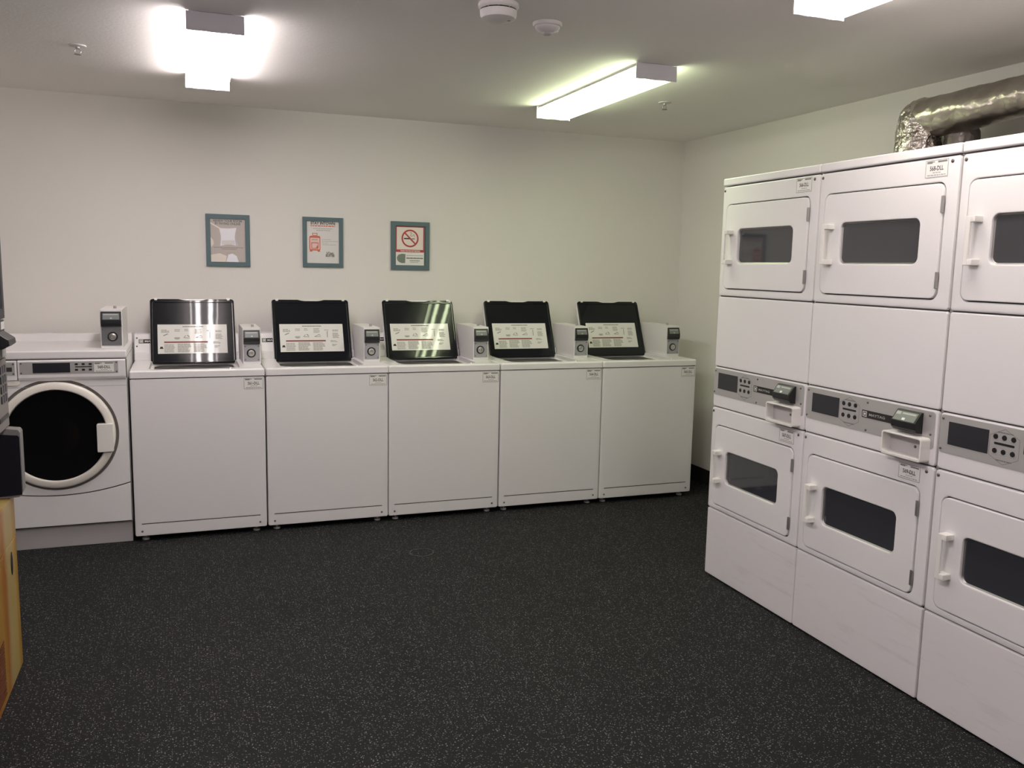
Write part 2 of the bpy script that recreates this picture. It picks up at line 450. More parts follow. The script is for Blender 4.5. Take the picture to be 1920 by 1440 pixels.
def coin_box(parent, x0, x1, y0, y1, z0, grey, lockdx):
    """white steel meter case: black coin acceptor above a locked grey vault plate"""
    h = 0.203; z1 = z0 + h; w = x1 - x0
    c = MB().box(x0, x1, y0, y1, z0, z1, 'white_soft', 0.003).build('coin_box', parent)
    a = MB()
    prof = [(y0 + 0.002, z0 + 0.112), (y0 - 0.010, z0 + 0.114), (y0 - 0.017, z0 + 0.130), (y0 - 0.017, z0 + 0.148), (y0 - 0.002, z0 + 0.188), (y0 + 0.002, z0 + 0.196)]
    a.extrude_x(prof, x0 + 0.004, x1 - 0.005, 'black', 0.0015)
    d = Vector((0.015, 0.040)).normalized()
    nx, nz = -0.040, 0.015
    def onface(t): return (y0 - 0.017 + 0.015 * t - 0.0006, z0 + 0.148 + 0.040 * t)
    (ya, za), (yb, zb) = onface(0.10), onface(0.86)
    t = MB(); tb = bmesh.new()
    tb.faces.new([tb.verts.new(p) for p in ((x0 + 0.013, ya, za), (x1 - 0.014, ya, za), (x1 - 0.014, yb, zb), (x0 + 0.013, yb, zb))])
    a.merge(tb, 'label_silver')
    ym, zm = onface(0.66); yq, zq = onface(0.80)
    tb = bmesh.new()
    tb.faces.new([tb.verts.new(p) for p in ((x0 + 0.016, ym - 0.0004, zm), (x1 - 0.020, ym - 0.0004, zm), (x1 - 0.020, yq - 0.0004, zq), (x0 + 0.016, yq - 0.0004, zq))])
    a.merge(tb, 'label_mid')
    ym, zm = onface(0.16); yq, zq = onface(0.36)
    tb = bmesh.new(); cx = (x0 + x1) / 2
    tb.faces.new([tb.verts.new(p) for p in ((cx - 0.006, ym - 0.0004, zm), (cx + 0.006, ym - 0.0004, zm), (cx + 0.003, yq - 0.0004, zq), (cx - 0.003, yq - 0.0004, zq))])
    a.merge(tb, 'label_mid')
    a.build('coin_acceptor', c)
    MB().plate(rr(x0 + 0.005, x1 - 0.006, z0 + 0.016, z0 + 0.110, 0.002, 2), y0 - 0.004, y0 + 0.001, grey, 0.001).build('vault_plate', c)
    cx = (x0 + x1) / 2 + lockdx; cz = z0 + 0.062
    k = MB().lathe((cx, y0 - 0.004, cz), [(0.025, 0), (0.0245, 0.002), (0.018, 0.002)], (0, -1, 0), 'black', 32)
    k.lathe((cx, y0 - 0.004, cz), [(0.018, 0), (0.0175, 0.006), (0.014, 0.0075), (0.008, 0.0075), (0.006, 0.004)], (0, -1, 0), 'steel', 28)
    k.build('vault_lock', c)
    MB().cyl((x0 + w * 0.62, y0 + 0.10, z1), 0.0075, 0.014, (0, 0, 1), 'steel', 14, bev=0.002).build('top_lock', c)
    for sx, sz in ((x0 + 0.013, z0 + 0.100), (x1 - 0.014, z0 + 0.100), (x0 + 0.013, z0 + 0.026), (x1 - 0.014, z0 + 0.026)):
        MB().lathe((sx, y0 - 0.0045, sz), [(0.0035, 0), (0.0035, 0.001), (0.002, 0.0018)], (0, -1, 0), 'screw', 10).build('rivet', c)
    return c

def brand_mark(b, x0, x1, z0, z1, y):
    """black strip with the maker's boxed initial and name in white"""
    h = z1 - z0
    b.plate(rr(x0, x1, z0, z1, 0.001, 2), y - 0.0010, y, 'ink_black')
    e = y - 0.0014
    b.frame(x0 + h * 0.16, x0 + h * 0.92, z0 + h * 0.14, z1 - h * 0.14, h * 0.09, e, 'label')
    b.text('M', x0 + h * 0.54, (z0 + z1) / 2, h * 0.52, e, 'label', bold=0.0004)
    return e

# ------------------------------------------------------------------ top-load washers
WX = [1.10404, 1.78520, 2.46320, 3.14471, 3.82512]
def make_washer(i, label):
    t = thing('top_load_washer', label, 'washing machine', (WX[i] + 0.002, 0, 0), 0, 'top-load washers in a row along the back wall')
    W = 0.676
    MB().box(0.001, W - 0.001, 0.010, 0.665, 0.030, 0.874, 'white', 0.004, open_top=True).dark_front().build('cabinet', t)
    f = MB().ring(rr(0.001, W - 0.001, 0.030, 0.8705, 0.010, 4), rr(0.034, W - 0.036, 0.0930, 0.0990, 0.002, 4), 0.0, 0.012, 'white', 0.006, 0.0008)
    f.bar(0.03, W - 0.03, 0.092, 0.099, 0.0095, 'gap')
    f.build('front_panel', t)
    screw_part(t, 0.036, 0.0, 0.0565); screw_part(t, W - 0.038, 0.0, 0.0585)
    for fx, fy in ((0.05, 0.05), (W - 0.055, 0.05), (0.05, 0.60), (W - 0.055, 0.60)):
        MB().cyl((fx, fy, 0.0), 0.019, 0.010, (0, 0, 1), 'vend_light', 16).cyl((fx, fy, 0.01), 0.007, 0.024, (0, 0, 1), 'steel', 10).build('foot', t)
    # deck with the loading opening
    dk = MB()
    o = [(x, y) for x, y in rr(0.0, W + 0.0005, -0.003, 0.665, 0.010, 6)]
    q = [(x, y) for x, y in rr(0.093, 0.552, 0.055, 0.488, 0.06, 6)]
    L = []
    L.append([(x, y, 0.8755) for x, y in o])
    for k in (0, 1, 2, 3):
        a = PI / 2 * k / 3
        s = offset(o, 0.010 * (1 - math.cos(a))); L.append([(x, y, 0.904 + 0.010 * math.sin(a)) for x, y in s])
    for k in (2, 1, 0):
        a = PI / 2 * k / 2
        s = offset(q, -0.006 * (1 - math.cos(a))); L.append([(x, y, 0.908 + 0.006 * math.sin(a)) for x, y in s])
    L.append([(x, y, 0.8755) for x, y in q])
    dk.loops(L, 'white', closed=True)
    dk.build('top_deck', t)
    # tub below the opening
    tub = MB()
    cx, cy = 0.322, 0.262
    def ring_pts(r, z): return [(cx + r * math.cos(2 * PI * k / 28 - PI * 0.25), cy + r * math.sin(2 * PI * k / 28 - PI * 0.25), z) for k in range(28)]
    qq = [(x, y, 0.893) for x, y in rr(0.086, 0.560, 0.048, 0.494, 0.06, 6)]
    tub.loops([qq, [(x, y, 0.885) for x, y in offset(rr(0.086, 0.560, 0.048, 0.494, 0.06, 6), 0.025)]], 'plastic_white')
    tub.loops([ring_pts(0.225, 0.886), ring_pts(0.19, 0.878), ring_pts(0.19, 0.868), ring_pts(0.215, 0.85), ring_pts(0.215, 0.60)], 'drum', cap1=True)
    tub.lathe((cx, cy, 0.60), [(0.07, 0), (0.045, 0.06), (0.03, 0.26), (0.022, 0.275)], (0, 0, 1), 'plastic_white', 20)
    tub.build('wash_tub', t)
    MB().lathe((0.50, 0.025, 0.914), [(0.006, 0), (0.005, 0.004), (0.002, 0.006)], (0, 0, 1), 'plastic_white', 12).build('lid_bumper', t)
    # lid: local frame a = along the lid from the hinge, n = towards the room
    A = Vector((0, 0.160, 0.368)).normalized(); N = Vector((0, -A.z, A.y))
    mtx = Matrix(((1, 0, A.x, 0), (0, -N.y, A.y, 0.462), (0, -N.z, A.z, 0.893), (0, 0, 0, 1)))
    LW0, LW1, LH = 0.088, 0.556, 0.402
    sh = MB().plate(rr(LW0, LW1, 0.0, LH, 0.018, 5), 0.0, 0.020, 'white', 0.003)
    lid = sh.xf(mtx).build('lid', t)
    pts = rr(LW0 + 0.002, LW1 - 0.002, 0.002, LH - 0.004, 0.016, 5)
    top = []
    for k, (x, z) in enumerate(pts):
        top.append((x, z))
        if k == 11:
            zz = LH - 0.004
            for dx, dz in ((0.15, 0), (0.175, -0.006), (0.19, -0.008), (0.27, -0.008), (0.285, -0.006), (0.31, 0)):
                top.append((LW1 - dx, zz + dz))
    ip = MB()
    ip.plate(top, -0.0095, 0.0, 'black_lid', 0.002)
    ro = rr(LW0 + 0.003, LW1 - 0.003, 0.003, LH - 0.014, 0.016, 6)
    ip.ring(ro, offset(ro, 0.013), -0.0135, -0.009, 'black_lid', 0.002, 0.002)
    ip.xf(mtx).build('inner_panel', lid)
    for bx in (LW0 + 0.034, LW1 - 0.034):
        MB().plate([(bx - 0.010, LH - 0.001), (bx - 0.006, LH - 0.013), (bx + 0.006, LH - 0.013), (bx + 0.010, LH - 0.001)][::-1], -0.0165, 0.004, 'plastic_white', 0.001).xf(mtx).build('lid_clip', lid)
    s = MB(); sx0, sx1, sz0, sz1 = 0.128, 0.5075, 0.062, 0.239
    y0 = -0.0098
    s.plate(rr(sx0, sx1, sz0, sz1, 0.001, 2), y0 - 0.0006, y0, 'label_gloss')
    e = y0 - 0.0010; w = sx1 - sx0; h = sz1 - sz0
    def X(u): return sx0 + w * u
    def Z(v): return sz1 - h * v
    s.greek(X(.355), X(.66), Z(.075), h * .030, e, 'ink_mid', 3, 0.001)
    def para(u0, u1, v0, v1, n, m, sd, hh=.030):
        r = random.Random(sd)
        for k in range(n):
            v = v0 + (v1 - v0) * k / max(1, n - 1)
            s.greek(X(u0), X(u0 + (u1 - u0) * r.uniform(.7, 1)), Z(v), h * hh, e, m, sd * 10 + k, 0.0014)
    para(.05, .17, .19, .27, 3, 'ink_grey', 1); para(.24, .32, .18, .23, 2, 'ink_grey', 2)
    para(.38, .45, .17, .22, 2, 'ink_grey', 3); para(.53, .65, .17, .31, 4, 'ink_grey', 4)
    para(.70, .78, .22, .22, 1, 'ink_grey', 5); para(.83, .93, .22, .26, 2, 'ink_grey', 6)
    para(.83, .95, .34, .50, 5, 'ink_grey', 7)
    s.line((X(.08), Z(.385)), (X(.145), Z(.325)), 0.005, e, 'ink_mid')
    s.bar(X(.235), X(.315), Z(.50), Z(.44), e, 'ink_grey'); s.bar(X(.25), X(.30), Z(.51), Z(.49), e, 'ink_mid')
    s.line((X(.37), Z(.46)), (X(.46), Z(.47)), 0.003, e, 'ink_mid'); s.line((X(.37), Z(.46)), (X(.40), Z(.38)), 0.003, e, 'ink_mid'); s.line((X(.42), Z(.37)), (X(.45), Z(.43)), 0.005, e, 'ink_mid')
    s.line((X(.54), Z(.46)), (X(.64), Z(.46)), 0.003, e, 'ink_mid'); s.line((X(.55), Z(.45)), (X(.62), Z(.38)), 0.003, e, 'ink_mid'); s.line((X(.60), Z(.38)), (X(.64), Z(.42)), 0.003, e, 'ink_mid')
    s.line((X(.748), Z(.26)), (X(.745), Z(.49)), 0.004, e, 'ink_mid')
    s.bar(X(.09), X(.715), Z(.635), Z(.585), e, 'ink_red')
    para(.09, .25, .70, .94, 6, 'ink_grey', 11, .034); para(.28, .49, .68, .94, 7, 'ink_grey', 12, .034); para(.51, .71, .68, .94, 7, 'ink_grey', 13, .034)
    s.flat([(X(.025), Z(.835)), (X(.08), Z(.835)), (X(.068), Z(.76)), (X(.037), Z(.76))], e, 'ink_black')
    para(.79, .91, .61, .65, 2, 'ink_grey', 14); para(.81, .89, .75, .79, 2, 'ink_grey', 15)
    s.xf(mtx).build('instruction_label', lid)
    # console behind the lid
    c = MB().extrude_x([(0.500, 0.914), (0.500, 0.953), (0.519, 0.957), (0.571, 1.060), (0.660, 1.062), (0.660, 0.914)], 0.003, 0.573, 'white', 0.002).build('console', t)
    sl = Vector((0.052, 0.103)).normalized()
    cm = Matrix(((1, 0, 0, 0), (0, sl.y, sl.x, 0.519), (0, -sl.x, sl.y, 0.957), (0, 0, 0, 1)))
    b = MB(); e = brand_mark(b, 0.026, 0.250, 0.058, 0.083, 0.0)
    b.text('MAYTAG', 0.026 + 0.075, 0.0705, 0.013, e, 'label', width=0.085, bold=0.0003)
    b.xf(cm).build('brand_strip', c)
    for sz in (0.091, 0.040):
        MB().lathe((0.016, 0.0, sz), [(0.005, 0), (0.005, 0.001), (0.002, 0.003)], (0, -1, 0), 'screw', 12).xf(cm).build('screw', c)
    coin_box(t, 0.577, 0.677 - 0.002, 0.22, 0.585, 0.914, 'grey_plate' if i == 0 else 'grey_plate', -0.004)
    id_sticker(t, 0.566, 0.667, 0.803, 0.864, 0.0, '%d-DLL' % (561 + i))
    return t

make_washer(0, 'white top-load washer with glare on its raised black lid, next to the round-door washer')
make_washer(1, 'white top-load washer with raised black lid, second in the row from the round-door washer')
make_washer(2, 'white top-load washer with raised black lid, middle of the five in the row')
make_washer(3, 'white top-load washer with raised black lid, second from the right end of the row')
make_washer(4, 'white top-load washer with raised black lid at the right end, nearest the room corner')

# ------------------------------------------------------------------ front-load washer
def make_front_loader():
    X0 = 0.426; W = 0.672
    t = thing('front_load_washer', 'white front-load washer with large round black glass door, left of the top-load row', 'washing machine', (X0, 0, 0))
    MB().box(0.001, W - 0.001, 0.012, 0.665, 0.115, 0.981, 'white', 0.004).dark_front().build('cabinet', t)
    MB().box(0.004, W - 0.004, 0.030, 0.655, 0.0, 0.118, 'vend_light', 0.003).build('toe_base', t)
    cx, cz = 0.336, 0.595
    def arc(n=24, d=0.0): return [(0.004 + (W - 0.008) * k / n, 0.283 + 0.049 * ((2 * k / n - 1) ** 2) + d) for k in range(n + 1)]
    # body panel with the round door hole: resample the outer outline by angle
    up = arc() ; outer_poly = up + [(W - 0.004, 0.880), (0.004, 0.880)]
    n = 96
    def ray_hit(a):
        d = Vector((math.cos(a), math.sin(a))); best = None
        for i in range(len(outer_poly)):
            p, q = Vector(outer_poly[i]) - Vector((cx, cz)), Vector(outer_poly[(i + 1) % len(outer_poly)]) - Vector((cx, cz))
            e = q - p; den = d.x * e.y - d.y * e.x
            if abs(den) < 1e-12: continue
            s = (p.x * e.y - p.y * e.x) / den; u = (p.x * d.y - p.y * d.x) / den
            if s > 0 and -1e-9 <= u <= 1 + 1e-9 and (best is None or s < best): best = s
        return (cx + d.x * best, cz + d.y * best)
    angs = sorted([2 * PI * i / n for i in range(n)] + [math.atan2(z - cz, x - cx) % (2 * PI) for x, z in (outer_poly[0], outer_poly[24], outer_poly[25], outer_poly[26])])
    outer = [ray_hit(a) for a in angs]; inner = [(cx + 0.286 * math.cos(a), cz + 0.286 * math.sin(a)) for a in angs]
    fp = MB(); fp.ring(outer, inner, 0.0, 0.014, 'white', 0.002, 0.003)
    fp.loops([[(x, 0.007, z) for x, z in inner], [(cx + 0.2 * math.cos(a), 0.007, cz + 0.2 * math.sin(a)) for a in angs]], 'gap_soft')
    fp.bar(0.006, W - 0.006, 0.8405, 0.8425, -0.0003, 'label_line')
    fp.build('front_panel', t)
    sp = MB(); pts = [(0.004, 0.122), (W - 0.004, 0.122)] + [(x, z - 0.006) for x, z in arc()[::-1]]
    sp.plate(pts, 0.001, 0.014, 'white', 0.004); sp.build('service_panel', t)
    MB().plate([(0.002, 0.270), (W - 0.002, 0.270), (W - 0.002, 0.345), (0.002, 0.345)], 0.011, 0.0135, 'gap').build('panel_seam', t)
    # door
    d = MB()
    prof = [(0.272, 0.004), (0.272, -0.010), (0.269, -0.018), (0.262, -0.024), (0.242, -0.027), (0.236, -0.025), (0.231, -0.014), (0.230, 0.0)]
    d.loops([[(x, y, z) for x, z in circle(cx, cz, r, 96)] for r, y in prof], 'ring', closed=True)
    door = d.build('door', t)
    g = MB()
    g.loops([[(x, y, z) for x, z in circle(cx, cz, r, 64)] for r, y in ((0.234, -0.004), (0.231, -0.016), (0.215, -0.014), (0.15, -0.006), (0.05, -0.002))], 'glass_black', True, True)
    g.build('door_glass', door)
    MB().plate(rr(0.521, 0.597, 0.503, 0.649, 0.006, 4), -0.040, -0.010, 'plastic_white', 0.004).build('door_handle', door)
    # control fascia
    f = MB()
    f.extrude_x([(0.012, 0.979), (-0.010, 0.979), (-0.014, 0.972), (-0.014, 0.892), (-0.010, 0.882), (0.0, 0.872), (0.012, 0.872)], 0.178, W - 0.006, 'white', 0.0015)
    fas = f.build('control_panel', t)
    p = MB(); e = -0.0146
    p.plate(rr(0.186, 0.631, 0.908, 0.970, 0.002, 2), e, -0.0138, 'silver'); p.build('faceplate', fas)
    MB().plate(rr(0.244, 0.411, 0.9155, 0.9645, 0.001, 2), e - 0.0010, e, 'display').build('display_window', fas)
    for bx in (0.4395, 0.4710, 0.5030):
        for bz in (0.9565, 0.9280):
            MB().plate(rr(bx - 0.007, bx + 0.007, bz - 0.0048, bz + 0.0048, 0.0015, 2), e - 0.0018, e, 'black', 0.0006).build('button', fas)
    MB().bar(0.434, 0.510, 0.9405, 0.9455, e - 0.0006, 'ink_black').build('indicator_bar', fas)
    id_sticker(fas, 0.517, 0.615, 0.913, 0.966, e, '560-DLL')
    for sx, sz in ((0.193, 0.963), (0.193, 0.916), (0.624, 0.963), (0.624, 0.916)): screw_part(fas, sx, e, sz, 0.0042)
    # detergent drawer at the left end of the fascia
    dw = MB().box(0.006, 0.174, -0.015, 0.010, 0.880, 0.978, 'white', 0.004).build('detergent_drawer', t)
    MB().plate(rr(0.040, 0.166, 0.906, 0.970, 0.002, 2), -0.0160, -0.0148, 'silver').build('drawer_plate', dw)
    MB().plate(rr(0.128, 0.154, 0.925, 0.946, 0.001, 2), -0.0172, -0.0158, 'gap').build('drawer_label', dw)
    MB().plate(rr(0.012, 0.182, 0.852, 0.879, 0.012, 4), -0.009, 0.004, 'ring', 0.004).build('drawer_pull', dw)
    for sz in (0.962, 0.914): screw_part(dw, 0.160, -0.016, sz, 0.0042)
    # worktop
    tp = MB().box(0.0, W, -0.006, 0.665, 0.984, 1.0235, 'white', 0.008, 3).build('top_deck', t)
    MB().extrude_x([(0.585, 1.020), (0.605, 1.064), (0.660, 1.066), (0.660, 1.020)], 0.006, W - 0.004, 'white', 0.004).build('back_guard', t)
    coin_box(t, 0.547, 0.653, 0.095, 0.50, 1.0235, 'dark_grey_plate', 0.004)
    return t
make_front_loader()

# ------------------------------------------------------------------ stacked dryers
DD = [-1.30394, -1.98177, -2.66400]; XD = 3.76787; DYAW = 0.010776
def dryer_door(root, zlo, zhi, wz0, wz1, upper):
    d = MB().ring(rr(0.040, 0.6205, zlo, zhi, 0.028, 6), rr(0.137, 0.528, wz0, wz1, 0.024, 6), -0.004, 0.014, 'white', 0.004, 0.006)
    d.loops([[(x, 0.002, z) for x, z in rr(0.134, 0.531, wz0 - 0.003, wz1 + 0.003, 0.024, 6)], [(x, 0.010, z) for x, z in rr(0.143, 0.522, wz0 + 0.006, wz1 - 0.006, 0.02, 6)]], 'hinge')
    door = d.build('upper_door' if upper else 'lower_door', root)
    MB().plate(rr(0.136, 0.529, wz0 - 0.001, wz1 + 0.001, 0.024, 6), 0.0085, 0.0125, 'glass_dark').build('door_window', door)
    hz0, hz1 = wz0 - 0.004, wz1 - 0.004
    h = MB()
    h.box(0.070, 0.087, -0.040, -0.031, hz0, hz1, 'plastic_white', 0.003)
    for zz in (hz0, hz1 - 0.020):
        h.box(0.068, 0.104, -0.039, -0.002, zz, zz + 0.020, 'plastic_white', 0.003)
    h.build('door_handle', door)
    for z0 in (zlo + 0.034, zhi - 0.098):
        MB().box(0.615, 0.6275, -0.0075, -0.001, z0, z0 + 0.056, 'hinge', 0.002).build('door_hinge', door)
    return door

def make_dryer(j, label, tops):
    y = DD[j]; x = XD + DYAW * (y + 1.3)
    t = thing('stacked_dryer', label, 'dryer', (x, y, 0), -PI / 2 - math.atan(DYAW), 'stacked dryers in a row along the right wall')
    W = 0.676; D = 0.60
    MB().box(0.002, W - 0.002, 0.012, D, 0.004, 1.879, 'white_soft', 0.003).dark_front().build('cabinet', t)
    MB().box(0.0, W, -0.003, D, 1.8805, 1.9145, 'white', 0.006, 3).build('top_cap', t)
    MB().ring(rr(0.001, W - 0.001, 1.3715, 1.8755, 0.012, 6), rr(0.0365, 0.624, 1.4035, 1.7945, 0.030, 6), 0.0, 0.013, 'white', 0.007, 0.005).build('upper_panel', t)
    dryer_door(t, 1.4075, 1.7905, 1.5235, 1.679, True)
    MB().plate(rr(0.001, W - 0.001, 1.0365, 1.3675, 0.010, 5), 0.001, 0.013, 'white', 0.006).build('middle_panel', t)
    cp = MB().plate(rr(0.001, W - 0.001, 0.8415, 1.0325, 0.012, 5), 0.001, 0.013, 'white', 0.006).build('control_panel', t)
    f = MB().plate(rr(0.004, W - 0.012, 0.8985, 1.0265, 0.012, 5), -0.0004, 0.0012, 'silver', 0.0005)
    e = -0.0008
    hexa = [(0.200, 0.993), (0.253, 1.018), (0.306, 0.993), (0.306, 0.930), (0.253, 0.906), (0.200, 0.930)]
    for a, b in zip(hexa, hexa[1:] + hexa[:1]): f.line(a, b, 0.0016, e, 'ink_mid')
    f.greek(0.226, 0.284, 1.006, 0.004, e, 'ink_mid', 41, 0.001); f.greek(0.226, 0.284, 0.918, 0.004, e, 'ink_mid', 42, 0.001)
    for bx in (0.2205, 0.252, 0.2845):
        for bz in (0.9815, 0.9575, 0.935): f.greek(bx - 0.009, bx + 0.009, bz, 0.0022, e, 'label_line', int(bx * 999 + bz * 777), 0.001)
    f.build('faceplate', cp)
    MB().plate(rr(0.040, 0.1955, 0.930, 1.0065, 0.001, 2), -0.0020, -0.0002, 'display', 0.0006).build('display_window', cp)
    for bx in (0.2205, 0.252, 0.2845):
        for bz in (0.991, 0.946):
            MB().lathe((bx, -0.0004, bz), [(0.0085, 0), (0.0080, 0.0018), (0.006, 0.0024)], (0, -1, 0), 'black', 16).build('button', cp)
    MB().plate(rr(0.217, 0.289, 0.9662, 0.9735, 0.002, 2), -0.0012, -0.0002, 'black').build('indicator_bar', cp)
    b = MB(); e = brand_mark(b, 0.3215, 0.52, 0.9545, 0.9825, -0.0004)
    b.text('MAYTAG', 0.3215 + 0.077, 0.9685, 0.013, e, 'ink_grey', width=0.080, bold=0.0003); b.build('brand_strip', cp)
    # coin acceptor
    a = MB(); ax0, ax1 = 0.502, 0.613
    prof = [(0.0, 0.943), (-0.024, 0.945), (-0.035, 0.957), (-0.036, 0.979), (-0.010, 1.015), (0.0, 1.017)]
    a.extrude_x(prof, ax0, ax1, 'black', 0.002)
    def on(tt): return (-0.036 + 0.026 * tt - 0.0006, 0.979 + 0.036 * tt - 0.0003)
    def face(u0, u1, t0, t1, m, lift=0.0):
        (ya, za), (yb, zb) = on(t0), on(t1); tb = bmesh.new()
        k0, k1 = ax0 + (ax1 - ax0) * u0, ax0 + (ax1 - ax0) * u1
        tb.faces.new([tb.verts.new(p) for p in ((k0, ya - lift, za + lift), (k1, ya - lift, za + lift), (k1, yb - lift, zb + lift), (k0, yb - lift, zb + lift))])
        a.merge(tb, m)
    face(0.05, 0.92, 0.08, 0.90, 'label_silver'); face(0.07, 0.25, 0.58, 0.84, 'label_mid', 0.0004); face(0.32, 0.86, 0.66, 0.80, 'label_mid', 0.0004)
    face(0.40, 0.52, 0.14, 0.34, 'label', 0.0004)
    a.build('coin_acceptor', cp)
    # coin cup
    c = MB(); cx0, cx1, cz0, cz1 = 0.468, 0.651, 0.851, 0.935
    c.ring(rr(cx0, cx1, cz0, cz1, 0.010, 5), rr(cx0 + 0.006, cx1 - 0.006, cz0 + 0.010, cz1 - 0.006, 0.008, 5), -0.041, 0.001, 'plastic_white', 0.002, 0.001)
    c.plate(rr(cx0 + 0.004, cx1 - 0.004, cz0 + 0.006, cz1 - 0.004, 0.008, 5), -0.003, 0.001, 'vend_light')
    c.lathe((0.590, -0.003, 0.894), [(0.0055, 0), (0.005, 0.0015), (0.002, 0.002)], (0, -1, 0), 'screw', 14)
    c.lathe((cx0, -0.018, 0.893), [(0.0065, 0), (0.006, 0.006), (0.003, 0.009)], (-1, 0, 0), 'screw', 14)
    c.build('coin_cup', cp)
    for sx, sz in ((0.014, 1.014), (0.012, 0.912), (0.347, 1.012), (0.346, 0.908), (0.641, 1.012), (0.648, 0.948)): screw_part(cp, sx, -0.0004, sz, 0.0042)
    MB().ring(rr(0.001, W - 0.001, 0.342, 0.8375, 0.012, 6), rr(0.0365, 0.624, 0.3655, 0.7565, 0.030, 6), 0.0, 0.013, 'white', 0.007, 0.005).build('lower_panel', t)
    dryer_door(t, 0.3695, 0.7525, 0.4855, 0.641, False)
    MB().plate(rr(0.001, W - 0.001, 0.006, 0.338, 0.008, 5), 0.001, 0.013, 'scuff', 0.006).build('base_panel', t)
    id_sticker(t, 0.532, 0.628, 1.8115, 1.8695, 0.0, tops[0]); id_sticker(t, 0.521, 0.619, 0.771, 0.826, 0.0, tops[1])
    for sx, sz in ((0.0155, 1.8575), (0.644, 1.8585), (0.014, 0.8185), (0.645, 0.8185)): screw_part(t, sx, 0.0, sz, 0.0062)
    return t
make_dryer(0, 'white stacked dryer farthest along the right side, nearest the room corner', ('566-DLL', '567-DLL'))
make_dryer(1, 'white stacked dryer in the middle, between two others, below the foil duct bend', ('568-DLL', '569-DLL'))
make_dryer(2, 'white stacked dryer nearest the viewer, cut off by the right edge', ('570-DLL', '571-DLL'))

# ------------------------------------------------------------------ foil duct behind the dryers
def tube(path, name, parent, amp, seed, m='foil', n=48, step=0.012):
    """foil pipe along path points (x, y, z, radius)"""
    P = [Vector(p) for p in path]
    pts = []
    for a, b in zip(P, P[1:]):
        k = max(1, int((b - a).length / step))
        for i in range(k): pts.append(a.lerp(b, i / k))
    pts.append(P[-1])
    L = []; up = Vector((1, 0, 0)); q3 = [Vector(p[:3]) for p in pts]
    for i, p in enumerate(q3):
        d = (q3[min(i + 1, len(q3) - 1)] - q3[max(i - 1, 0)]).normalized()
        u = (up - d * up.dot(d)).normalized(); v = d.cross(u)
        row = []
        for k in range(n):
            a = 2 * PI * k / n
            e = u * math.cos(a) + v * math.sin(a)
            q = p + e * pts[i][3]
            s = noise.noise(q * 13 + Vector((seed, 0, 0))) * 0.6 + noise.noise(q * 40 + Vector((0, seed, 0))) * 0.4
            row.append(q + e * s * amp)
        L.append(row)
    return MB().loops(L, m, True, True).build(name, parent)
duct = thing('foil_duct', 'crinkled silver foil exhaust duct running along the right wall above the dryers', 'duct', (0, 0, 0))
XDU = 4.50; YR = -1.735
tube([(XDU, YR, 0.0, 0.100), (XDU, YR, 2.165, 0.100), (XDU, YR - 0.006, 2.190, 0.096), (XDU, YR - 0.03, 2.235, 0.066), (XDU, YR - 0.04, 2.262, 0.030)], 'riser', duct, 0.015, 3)
tube([(XDU, YR + 0.045, 2.175, 0.070), (XDU, YR, 2.178, 0.086), (XDU, YR - 0.20, 2.180, 0.088), (XDU, YR - 0.45, 2.192, 0.080), (XDU, -4.3, 2.215, 0.078)], 'run', duct, 0.006, 5, 'foil_run')
tube([(XDU + 0.06, -1.905, 1.70, 0.072), (XDU + 0.06, -1.905, 2.09, 0.072), (XDU + 0.04, -1.89, 2.15, 0.060)], 'branch', duct, 0.008, 11, 'foil_dark')

# ------------------------------------------------------------------ ceiling fittings
def ceiling_light(x, y0, y1, label, em):
    t = thing('ceiling_light', label, 'ceiling light', (x, y0, CH), 0, 'fluorescent ceiling lights')
    l = y1 - y0; w = 0.104
    MB().box(-0.070, 0.070, 0.006, l - 0.006, -0.016, 0.0, 'fixture', 0.002).box(-w + 0.006, w - 0.006, 0.006, l - 0.006, -0.019, -0.0155, 'fixture').build('housing', t)
    prof = [(-w + 0.003, -0.019), (-w + 0.003, -0.040), (-w + 0.010, -0.060), (-w + 0.020, -0.068), (w - 0.020, -0.068), (w - 0.010, -0.060), (w - 0.003, -0.040), (w - 0.003, -0.019)]
    d = MB(); L = [[(px, py, pz) for px, pz in prof] for py in (0.007, l - 0.007)]
    d.loops(L, em, True, True).build('diffuser', t)
    for py in (0.0, l - 0.006):
        MB().box(-w, w, py, py + 0.006, -0.071, -0.003, 'fixture', 0.0015).build('end_cap', t)
    return t
EM1 = emit('lamp_warm', (1.0, 0.90, 0.89, 1), 19.0)
EM2 = emit('lamp_green', (0.88, 1.0, 0.62, 1), 10.5)
EM3 = emit('lamp_neutral', (1.0, 0.90, 0.83, 1), 11.5)
EM4 = emit('fill_lamp_rear', (1.0, 0.93, 0.94, 1), 9.0)  # for the added fixtures behind the viewer
EM5 = emit('fill_lamp_left', (1.0, 0.91, 0.92, 1), 28.0)  # for the added fixture past the top edge, strongest of all
ceiling_light(1.523, -1.272, -0.100, 'glaring fluorescent ceiling light above the leftmost top-load washer, seen end on', EM1)
ceiling_light(3.405, -1.272, -0.090, 'fluorescent ceiling light toward the right, seen whole at a slant', EM2)
ceiling_light(3.405, -3.540, -2.345, 'fluorescent ceiling light cut off by the top edge above the stacked dryers', EM3)
ceiling_light(1.523, -3.540, -2.345, 'unseen fluorescent fill light added just beyond the top edge of the frame', EM5)  # unseen fixture, added to brighten the left washer fronts

ceiling_light(1.523, -5.75, -4.56, 'unseen fluorescent fill light added behind the viewer on the left', EM4)  # unseen fixture, added to lift the light on the machine fronts
ceiling_light(3.405, -5.75, -4.56, 'unseen fluorescent fill light added behind the viewer on the right', EM4)  # its right-hand twin, also unseen and added as fill

